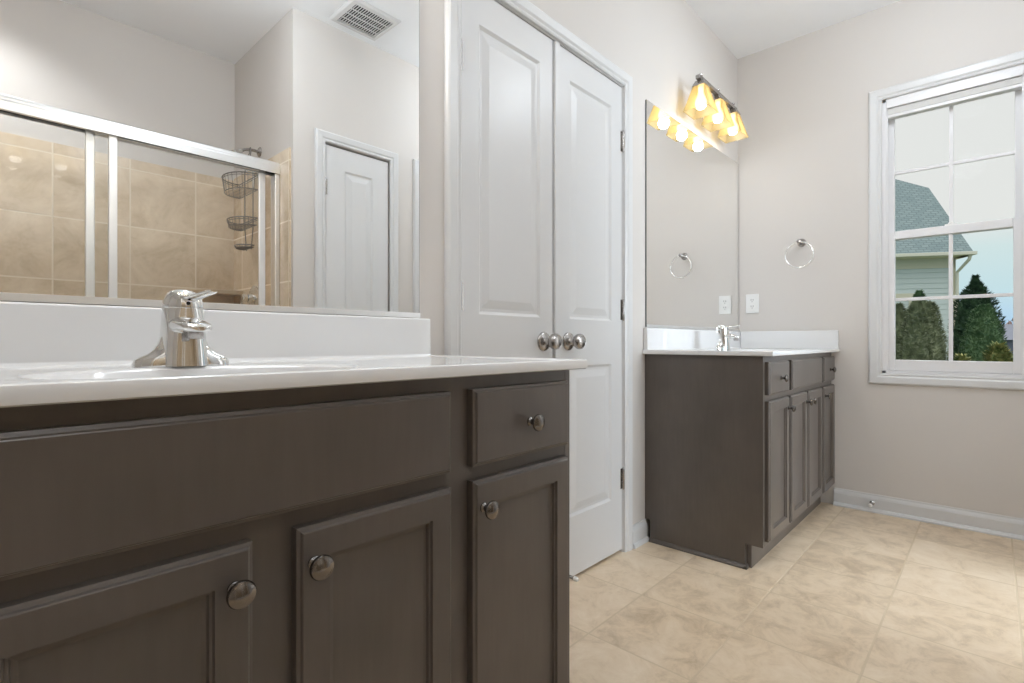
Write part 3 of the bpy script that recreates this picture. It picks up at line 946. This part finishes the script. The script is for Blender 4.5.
# ------------------------------------------------------------------ far wall fittings
tr = thing('towel_ring', 'chrome towel ring on the wall beside the far mirror', 'towel ring', (X, 0.826, 1.515))
bm = bmesh.new()
bm_lathe(bm, [(0.024, 0), (0.024, 0.003), (0.021, 0.008), (0.013, 0.014), (0.010, 0.022), (0.010, 0.044), (0.013, 0.048), (0.013, 0.062), (0.009, 0.066), (0, 0.067)], (X, 0.826, 1.515), (-1, 0, 0), 24)
obj('mount', bm, M['nickel'], tr, smooth=True)
bm = bmesh.new()
bm_tube(bm, [(X - 0.055, 0.826 + 0.074 * math.sin(2 * PI * i / 48), 1.4375 + 0.074 * math.cos(2 * PI * i / 48)) for i in range(48)], 0.0042, 10, True)
obj('ring', bm, M['chrome'], tr, smooth=True)

ot = thing('outlet', 'white duplex outlet on the wall above the far splash', 'outlet', (X, 1.104, 1.168))
bm = bmesh.new(); bm_box(bm, X - 0.0065, X - 0.0003, 1.104 - 0.039, 1.104 + 0.039, 1.108, 1.228)
obj('cover_plate', bm, M['plastic'], ot, bevel=0.003)
for z in (1.148, 1.188):
    bm = bmesh.new()
    bm_lathe(bm, [(0.0165, 0), (0.0165, 0.0018), (0.0155, 0.0025), (0, 0.0025)], (X - 0.0063, 1.104, z), (-1, 0, 0), 20)
    rc = sub(obj('receptacle', bm, M['plastic'], ot))
    bm = bmesh.new()
    for dy in (-0.0062, 0.0062):
        bm_box(bm, X - 0.0096, X - 0.0086, 1.104 + dy - 0.0012, 1.104 + dy + 0.0012, z - 0.001, z + 0.008)
    bm_lathe(bm, [(0.0024, 0), (0.0024, 0.001), (0, 0.001)], (X - 0.0086, 1.104, z - 0.0078), (-1, 0, 0), 10)
    obj('slots', bm, M['dark'], rc)

ds2 = thing('door_stop', 'small spring door stop on the baseboard below the window', 'door stop', (X - 0.013, 0.478, 0.050))
bm = bmesh.new()
bm_lathe(bm, [(0.012, 0), (0.012, 0.004), (0.006, 0.009)], (X - 0.013, 0.478, 0.050), (-1, 0, 0), 16)
bm_tube(bm, [(X - 0.020 - 0.045 * i / 89, 0.478 + 0.006 * math.cos(i * 2 * PI / 9), 0.050 + 0.006 * math.sin(i * 2 * PI / 9)) for i in range(90)], 0.0016, 6)
obj('spring', bm, M['nickel'], ds2, smooth=True)
bm = bmesh.new(); bm_lathe(bm, [(0.006, 0), (0.009, 0.002), (0.009, 0.012), (0.006, 0.016), (0, 0.0165)], (X - 0.064, 0.478, 0.050), (-1, 0, 0), 16)
obj('rubber_tip', bm, M['rubber'], ds2, smooth=True)

# ------------------------------------------------------------------ shower, seen in the near mirror
sd = thing('shower_door', 'sliding glass shower door with bright metal frame', 'shower door', (0.475, -0.57, 0.11))
yc = -0.57
ax0, ax1 = SX0 + 0.0105, SX1 - 0.0105
bm = bmesh.new()
bm_prism(bm, [(yc - 0.032, 1.862), (yc - 0.032, 1.918), (yc - 0.026, 1.930), (yc + 0.020, 1.930), (yc + 0.028, 1.924), (yc + 0.033, 1.912), (yc + 0.033, 1.905), (yc + 0.036, 1.898), (yc + 0.036, 1.862), (yc + 0.031, 1.862), (yc + 0.031, 1.885), (yc - 0.028, 1.885), (yc - 0.028, 1.862)], 'x', ax0, ax1)
obj('header_rail', bm, M['aluminium'], sd, bevel=0.002)
bm = bmesh.new(); bm_box(bm, ax0, ax1, yc - 0.027, yc + 0.030, 1.872, 1.884)
obj('header_gasket', bm, M['gasket'], sd)
bm = bmesh.new()
bm_prism(bm, [(yc - 0.034, 0.111), (yc - 0.034, 0.150), (yc - 0.028, 0.150), (yc - 0.028, 0.122), (yc + 0.028, 0.122), (yc + 0.028, 0.140), (yc + 0.034, 0.140), (yc + 0.034, 0.111)], 'x', ax0, ax1)
obj('bottom_track', bm, M['aluminium'], sd)
for a, b in ((ax0, ax0 + 0.026), (ax1 - 0.026, ax1)):
    bm = bmesh.new(); bm_box(bm, a, b, yc - 0.028, yc + 0.030, 0.124, 1.862)
    obj('jamb', bm, M['aluminium'], sd, bevel=0.003)
for (a, b, y, sw) in ((ax0 + 0.030, 0.511, yc + 0.014, 0.033), (0.400, 1.178, yc - 0.014, 0.034)):
    bm = bmesh.new()
    for c, d in ((a, a + sw), (b - sw, b)):
        bm_box(bm, c, d, y - 0.009, y + 0.009, 0.126, 1.874)
    bm_box(bm, a + sw, b - sw, y - 0.008, y + 0.008, 0.126, 0.155); bm_box(bm, a + sw, b - sw, y - 0.008, y + 0.008, 1.866, 1.880)
    pf = sub(obj('panel_frame', bm, M['aluminium'], sd, bevel=0.003))
    bm = bmesh.new(); bm_box(bm, a + sw - 0.004, b - sw + 0.004, y - 0.003, y + 0.003, 0.150, 1.868)
    obj('glass_panel', bm, M['shower_glass'], pf)

sxw = SX1
sh = thing('showerhead', 'small chrome shower head on its arm above the tile', 'shower head', (sxw, -0.845, 2.065))
bm = bmesh.new()
bm_lathe(bm, [(0.030, 0), (0.029, 0.004), (0.022, 0.009), (0.012, 0.013), (0.010, 0.015)], (sxw, -0.845, 2.065), (-1, 0, 0), 24)
obj('flange', bm, M['nickel'], sh, smooth=True)
bm = bmesh.new()
bm_tube(bm, [(sxw - 0.008, -0.845, 2.065), (sxw - 0.03, -0.845, 2.067), (sxw - 0.06, -0.845, 2.066), (sxw - 0.085, -0.845, 2.058), (sxw - 0.105, -0.845, 2.046)], 0.0085, 12)
obj('arm', bm, M['nickel'], sh, smooth=True)
bm = bmesh.new()
d = Vector((-0.75, 0, -0.66)).normalized()
bm_lathe(bm, [(0.011, -0.004), (0.014, 0.004), (0.013, 0.012), (0.018, 0.022), (0.026, 0.040), (0.027, 0.046), (0.024, 0.048), (0, 0.048)], (sxw - 0.105, -0.845, 2.046), d, 24)
obj('head', bm, M['chrome'], sh, smooth=True)

cd = thing('shower_caddy', 'three tier wire caddy hanging from the shower arm', 'shower caddy', (sxw - 0.05, -0.845, 2.02))
bm = bmesh.new()
xr = sxw - 0.062
for dy in (-0.062, 0.062):
    bm_tube(bm, [(sxw - 0.055, -0.845 + dy * 0.15, 2.048), (xr - 0.005, -0.845 + dy * 0.5, 2.00), (xr, -0.845 + dy, 1.93), (xr, -0.845 + dy, 1.60), (xr, -0.845 + dy * 0.6, 1.47)], 0.0032, 8)
bm_tube(bm, [(xr, -0.907, 1.63), (xr, -0.783, 1.63)], 0.003, 8)
bm_tube(bm, [(sxw - 0.055, -0.8545, 2.047), (sxw - 0.055, -0.858, 2.066), (sxw - 0.055, -0.852, 2.077), (sxw - 0.055, -0.838, 2.077), (sxw - 0.055, -0.832, 2.066), (sxw - 0.055, -0.8355, 2.047)], 0.0032, 8)
obj('frame', bm, M['wire'], cd, smooth=True)
def basket(zt, zb, hw, dep):
    bm = bmesh.new()
    def loop(z, k=1.0):
        pts = []
        for i in range(28):
            a = -PI / 2 + PI * i / 27
            pts.append((xr - dep * k * math.cos(a) ** 0.8 if math.cos(a) > 0 else xr, -0.845 + hw * k * math.sin(a), z))
        return pts
    bm_tube(bm, loop(zt), 0.0034, 8, True)
    if zt - zb > 0.02: bm_tube(bm, loop(zt - 0.012, 0.995), 0.0022, 6, True)
    bm_tube(bm, loop(zb, 0.92), 0.0026, 6, True)
    A, B = loop(zt), loop(zb, 0.92)
    for i in range(0, 28, 2):
        bm_tube(bm, [A[i], B[i], (xr - 0.004, B[i][1], zb)], 0.0018, 6)
    obj('basket', bm, M['wire'], cd, smooth=True)
basket(1.885, 1.800, 0.150, 0.135)
basket(1.640, 1.600, 0.125, 0.110)
basket(1.490, 1.478, 0.075, 0.075)

sv = thing('shower_valve', 'chrome shower valve handle on the tiled end wall', 'shower valve', (sxw - 0.010, -0.90, 1.19))
bm = bmesh.new()
bm_lathe(bm, [(0.080, 0), (0.079, 0.004), (0.070, 0.009), (0.040, 0.014), (0.030, 0.018), (0.028, 0.040), (0, 0.042)], (sxw - 0.010, -0.90, 1.19), (-1, 0, 0), 32)
obj('escutcheon', bm, M['chrome'], sv, smooth=True)
bm = bmesh.new()
bm_lathe(bm, [(0.022, 0), (0.024, 0.012), (0.022, 0.030), (0, 0.034)], (sxw - 0.052, -0.90, 1.19), (-1, 0, 0), 24)
bm_tube(bm, [(sxw - 0.072, -0.90, 1.19), (sxw - 0.078, -0.915, 1.15), (sxw - 0.080, -0.925, 1.11)], [0.010, 0.008, 0.006], 12)
obj('handle', bm, M['chrome'], sv, smooth=True)

cs = None
bm = bmesh.new()
prof = [(SX1 - 0.011, SB + 0.011)] + [(SX1 - 0.011 - 0.24 * math.sin(PI / 2 * i / 12) ** 0.9, SB + 0.011 + 0.17 * math.cos(PI / 2 * i / 12) ** 0.9) for i in range(13)]
bm_prism(bm, prof, 'z', 1.222, 1.248)
cs = obj('corner_shelf', bm, M['stone'], None, bevel=0.004)
tag(cs, 'tan stone corner shelf in the tiled shower', 'corner shelf')

# ------------------------------------------------------------------ ceiling vent (seen in the near mirror)
vx0, vx1, vy0, vy1 = 1.425, 1.722, -0.338, -0.070
cv = thing('ceiling_vent', 'square white louvred exhaust vent on the ceiling', 'ceiling vent', ((vx0 + vx1) / 2, (vy0 + vy1) / 2, CH))
bm = bmesh.new()
def rc_(i, z): return [(vx0 + i, vy0 + i, z), (vx1 - i, vy0 + i, z), (vx1 - i, vy1 - i, z), (vx0 + i, vy1 - i, z)]
bm_loft(bm, [rc_(0, CH - 0.0005), rc_(0.002, CH - 0.008), rc_(0.010, CH - 0.016), rc_(0.032, CH - 0.018), rc_(0.034, CH - 0.006), rc_(0.032, CH - 0.0005)], False, False)
obj('frame', bm, M['trim'], cv)
bm = bmesh.new(); bm_box(bm, vx0 + 0.033, vx1 - 0.033, vy0 + 0.033, vy1 - 0.033, CH - 0.003, CH - 0.001)
obj('opening', bm, M['dark'], cv)
ns = 16
span = vx1 - vx0 - 0.068
for k in range(ns):
    x = vx0 + 0.034 + span * (k + 0.5) / ns
    bm = bmesh.new(); bm_box(bm, x - 0.0021, x + 0.0021, vy0 + 0.033, vy1 - 0.033, CH - 0.0165, CH - 0.0135)
    obj('slat', bm, M['trim'], cv)
for k in range(1, 4):
    y = vy0 + 0.034 + (vy1 - vy0 - 0.068) * k / 4
    bm = bmesh.new(); bm_box(bm, vx0 + 0.033, vx1 - 0.033, y - 0.0022, y + 0.0022, CH - 0.0172, CH - 0.0135)
    obj('cross_bar', bm, M['trim'], cv)

# ------------------------------------------------------------------ outdoors
FV = Vector((math.cos(YAW), math.sin(YAW), 0)); RV = Vector((math.sin(YAW), -math.cos(YAW), 0))
GZ = -0.45
def out(lat, dep, z): return RV * lat + FV * dep + Vector((0, 0, z))
bm = bmesh.new()
a = out(-10, 5.2, 0); 
bm.faces.new([bm.verts.new(p) for p in ((X + 0.6, -60, GZ), (X + 160, -160, GZ), (X + 160, 100, GZ), (X + 0.6, 60, GZ))])
tag(obj('lawn', bm, M['lawn']), 'green lawn outside the window', 'lawn', None, 'structure')

# neighbour's house: local frame along the eave (ex, to the right), into the house (ey), up
E0 = out(10.7 * 1.3, 12.0 * 1.3, 0)
ex = (RV * 0.971 + FV * -0.239).normalized(); ey = Vector((-ex.y, ex.x, 0))
if ey.dot(FV) < 0: ey = -ey
KH = 1.3
def H(a, b, z):
    p = E0 + (ex * a + ey * b) * KH
    return (p.x, p.y, max(GZ, 0.93 + (z - 0.93) * KH))
hs = thing('neighbor_house', 'neighbouring house with grey shingle roof and pale blue siding', 'house', H(-4, 3, GZ))
EZ = 3.00
bm = bmesh.new()
uvl = bm.loops.layers.uv.new('UVMap')
pitch = 1.06
def RP(a, b): return H(a, b, EZ + pitch * b)
def roof_face(pts2):
    f = bm.faces.new([bm.verts.new(RP(a, b)) for a, b in pts2])
    for lp, (a, b) in zip(f.loops, pts2): lp[uvl].uv = (a, b * 1.45)
    return f
top = [(-9.0, 0), (0, 0), (0, 1.93), (-0.82, 2.42), (-3.5, 3.6), (-9.0, 3.6)]
roof_face(top)
# clipped hip and far slopes
def any_face(pts3, uv=None):
    f = bm.faces.new([bm.verts.new(p) for p in pts3])
    for lp, q in zip(f.loops, uv or [(p[0] + p[1], p[2]) for p in pts3]): lp[uvl].uv = q
any_face([RP(0, 1.93), H(0, 5.27, EZ + pitch * 1.93), H(-0.82, 4.78, EZ + pitch * 2.42), RP(-0.82, 2.42)])
any_face([RP(-0.82, 2.42), H(-0.82, 4.78, EZ + pitch * 2.42), RP(-3.5, 3.6)])
any_face([H(0, 7.2, EZ), H(-9, 7.2, EZ), RP(-9, 3.6), RP(-3.5, 3.6), H(-0.82, 4.78, EZ + pitch * 2.42), H(0, 5.27, EZ + pitch * 1.93)])
any_face([H(-9.0, 0, EZ - 0.02), H(0, 0, EZ - 0.02), H(0, 7.2, EZ - 0.02), H(-9, 7.2, EZ - 0.02)])
obj('roof', bm, M['shingle'], hs)
wx_, wy_ = -0.20, 0.40
zt_ = EZ - 0.06
bm = bmesh.new()
# lapped siding on the front and the right-hand side
lap = 0.127
z = GZ
while z < zt_ - 0.24:
    z1 = min(z + lap, zt_ - 0.22)
    for (p, q) in (((-9.0, wy_), (wx_, wy_)), ((wx_, wy_), (wx_, 6.8))):
        dx, dy = (0, -1) if p[1] == q[1] else (1, 0)
        o1, o2 = 0.020, 0.004
        vs = [bm.verts.new(H(p[0] + dx * o1, p[1] + dy * o1, z)), bm.verts.new(H(q[0] + dx * o1, q[1] + dy * o1, z)),
              bm.verts.new(H(q[0] + dx * o2, q[1] + dy * o2, z1)), bm.verts.new(H(p[0] + dx * o2, p[1] + dy * o2, z1))]
        bm.faces.new(vs)
        vb = [bm.verts.new(H(p[0], p[1], z)), bm.verts.new(H(q[0], q[1], z))]
        bm.faces.new([vs[0], vs[1], vb[1], vb[0]])
    z = z1
obj('siding', bm, M['siding'], hs)
bm = bmesh.new()
def hbox(bm, a0, a1, b0, b1, z0, z1):
    vs = [bm.verts.new(H(a, b, z)) for z in (z0, z1) for a, b in ((a0, b0), (a1, b0), (a1, b1), (a0, b1))]
    for f in ((0, 3, 2, 1), (4, 5, 6, 7), (0, 1, 5, 4), (1, 2, 6, 5), (2, 3, 7, 6), (3, 0, 4, 7)):
        bm.faces.new([vs[i] for i in f])
hbox(bm, -9.0, wx_ + 0.03, wy_ - 0.03, wy_ + 0.02, zt_ - 0.24, zt_ + 0.02)
hbox(bm, wx_ - 0.02, wx_ + 0.03, wy_, 6.8, zt_ - 0.24, zt_ + 0.02)
hbox(bm, wx_ - 0.05, wx_ + 0.03, wy_ - 0.03, wy_ + 0.05, GZ, zt_)
obj('frieze_board', bm, M['siding_cream'], hs)
bm = bmesh.new()
hbox(bm, -9.0, -0.02, 0.02, wy_, EZ - 0.065, EZ - 0.045)
hbox(bm, wx_, -0.02, 0.02, 7.0, EZ - 0.065, EZ - 0.045)
obj('soffit', bm, M['siding_cream'], hs)
bm = bmesh.new()
hbox(bm, -9.0, 0.02, -0.10, 0.02, EZ - 0.065, EZ + 0.012)
hbox(bm, -0.03, 0.02, 0.02, 7.2, EZ - 0.065, EZ + 0.012)
obj('gutter', bm, M['gutter'], hs, bevel=0.01)
bm = bmesh.new()
bm_tube(bm, [H(-0.08, -0.02, EZ - 0.06), H(-0.08, 0.02, EZ - 0.16), H(-0.17, wy_ - 0.08, EZ - 0.42), H(-0.17, wy_ - 0.08, GZ + 0.05)], 0.045, 8)
obj('downspout', bm, M['gutter'], hs)
bm = bmesh.new()
hbox(bm, -2.30, -1.02, wy_ - 0.06, wy_ + 0.02, 1.98, 2.10)
hbox(bm, -2.30, -2.18, wy_ - 0.06, wy_ + 0.02, 0.75, 1.98); hbox(bm, -1.14, -1.02, wy_ - 0.06, wy_ + 0.02, 0.75, 1.98)
obj('window_trim', bm, M['siding_cream'], hs)

def evergreen(name, lat, dep, half, ztop, mat, label, shape='column', n=5200, seed=1, group='evergreens outside the window', leaf=0.05, zb=GZ, ztrunk=True):
    rnd = random.Random(seed)
    base = out(lat, dep, zb)
    t = thing(name, label, 'tree' if ztrunk else 'shrub', base, group)
    h = ztop - zb
    P_ = {'column': [(0, 0.92), (0.25, 1.0), (0.6, 0.93), (0.8, 0.74), (0.92, 0.48), (1.0, 0.06)],
          'flare': [(0, 1.0), (0.35, 0.92), (0.65, 0.68), (0.85, 0.45), (0.95, 0.28), (1.0, 0.04)],
          'spire': [(0, 0.9), (0.4, 1.0), (0.66, 0.93), (0.78, 0.72), (0.86, 0.42), (0.92, 0.16), (0.95, 0.06), (1.0, 0.015)],
          'dome': [(0, 0.8), (0.3, 1.0), (0.6, 0.9), (0.85, 0.55), (1.0, 0.08)]}[shape]
    def prof(k):
        for (a, ra), (b, rb) in zip(P_, P_[1:]):
            if k <= b: return ra + (rb - ra) * (k - a) / (b - a)
        return P_[-1][1]
    ph = [rnd.uniform(0, 6.28) for _ in range(8)]
    def rad(k, a):
        return half * prof(k) * (1 + 0.07 * math.sin(3 * a + ph[0] + 5 * k) + 0.06 * math.sin(5 * a + ph[1] - 9 * k) + 0.05 * math.sin(11 * k * 2 + ph[2] + 2 * a))
    bm = bmesh.new()
    rings = []
    for i in range(15):
        k = 0.02 + 0.955 * i / 14
        rings.append([(base.x + 0.86 * rad(k, 2 * PI * j / 20) * math.cos(2 * PI * j / 20), base.y + 0.86 * rad(k, 2 * PI * j / 20) * math.sin(2 * PI * j / 20), zb + k * h * 0.985) for j in range(20)])
    bm_loft(bm, rings)
    for _ in range(n):
        k = rnd.random() ** 0.85 * 0.97 + 0.01
        a = rnd.uniform(0, 2 * PI)
        r = rad(k, a) * rnd.uniform(0.86, 1.03)
        p = Vector((base.x + r * math.cos(a), base.y + r * math.sin(a), zb + k * h))
        o = Vector((math.cos(a), math.sin(a), rnd.uniform(0.1, 1.6))).normalized()
        side = Vector((-math.sin(a), math.cos(a), rnd.uniform(-0.5, 0.5))).normalized()
        L = leaf * rnd.uniform(0.6, 1.3)
        bm.faces.new([bm.verts.new(p - side * L * 0.35), bm.verts.new(p + side * L * 0.35), bm.verts.new(p + o * L)])
    bmesh.ops.recalc_face_normals(bm, faces=bm.faces)
    obj('foliage', bm, mat, t)
    if ztrunk:
        bm = bmesh.new(); bm_tube(bm, [(base.x, base.y, zb - 0.02), (base.x, base.y, zb + h * 0.5)], [0.05, 0.02], 8)
        obj('trunk', bm, M['bark'], t)
    return t
def at(u, dep): return (u - 512) / 518.0 * dep
evergreen('arborvitae', at(899, 9.9), 9.9, 0.185, 1.68, M['leaf_olive'], 'leftmost olive arborvitae, cut off by the window frame', seed=1)
evergreen('arborvitae', at(916.5, 8.4), 8.4, 0.215, 1.60, M['leaf_olive'], 'broad olive arborvitae in front of the blue siding', seed=2)
evergreen('arborvitae', at(919, 10.1), 10.1, 0.17, 1.96, M['leaf_green'], 'arborvitae whose pointed tip rises over the window grid bar', 'column', seed=3)
evergreen('arborvitae', at(928, 9.15), 9.15, 0.36, 1.66, M['leaf_olive'], 'olive arborvitae next to the bare strip of siding', 'flare', seed=4)
evergreen('arborvitae', at(975.5, 11.4), 11.4, 0.43, 2.42, M['leaf_dark'], 'tallest dark arborvitae with a spiky top', 'spire', n=7000, seed=5, leaf=0.07)
evergreen('arborvitae', at(984, 9.9), 9.9, 0.32, 1.66, M['leaf_green'], 'rounded green arborvitae in front of the tallest one', seed=6)
evergreen('bush', at(998, 7.6), 7.6, 0.22, 0.90, M['leaf_mixed'], 'yellow-green leafy bush at the lower right of the window', 'dome', n=1500, seed=7, leaf=0.08, group='low bushes outside', ztrunk=False)
evergreen('bush', at(962, 7.5), 7.5, 0.20, 0.74, M['leaf_mixed'], 'low leafy bush below the tallest arborvitae', 'dome', n=1300, seed=8, leaf=0.07, group='low bushes outside', ztrunk=False)

fh = thing('distant_house', 'distant slate-coloured house at the right window edge', 'house', out(at(1014, 55), 55, GZ))
KH = 1.0
E0 = out(at(1001.5, 55), 55, 0)
ex = RV.copy(); ey = FV.copy()
bm = bmesh.new(); hbox(bm, 0.6, 10, 0, 8, GZ, 1.2)
obj('wall', bm, M['far_wall'], fh)
bm = bmesh.new()
vs = [bm.verts.new(H(*p)) for p in ((0, -0.4, 1.1), (10.4, -0.4, 1.1), (10.4, 8.4, 1.1), (0, 8.4, 1.1), (0.3, 4, 2.9), (10.4, 4, 2.9))]
for f in ((0, 1, 5, 4), (2, 3, 4, 5), (3, 0, 4), (1, 2, 5), (0, 3, 2, 1)): bm.faces.new([vs[i] for i in f])
obj('roof', bm, M['far_roof'], fh)
bm = bmesh.new(); hbox(bm, 1.3, 2.3, -0.05, 0.05, -0.2, 0.8); 
obj('window', bm, M['dark'], fh)

rnd = random.Random(31)
bm = bmesh.new()
for i in range(60):
    p = out(at(940 + i * 2.6, 80) , 80 + rnd.uniform(-4, 4), GZ)
    h = rnd.uniform(2.6, 5.2)
    for _ in range(26):
        a = rnd.uniform(0, 6.28); q = Vector((p.x + rnd.uniform(-0.8, 0.8), p.y + rnd.uniform(-0.8, 0.8), GZ + h * rnd.uniform(0.1, 0.9)))
        L = rnd.uniform(0.3, 0.9)
        o = Vector((math.cos(a), math.sin(a), 1.4)).normalized(); s_ = Vector((-math.sin(a), math.cos(a), 0))
        bm.faces.new([bm.verts.new(q - s_ * L * 0.3), bm.verts.new(q + s_ * L * 0.3), bm.verts.new(q + o * L)])
tag(obj('treeline', bm, M['leaf_bare']), 'hazy line of bare trees on the horizon', 'treeline', None, 'stuff')
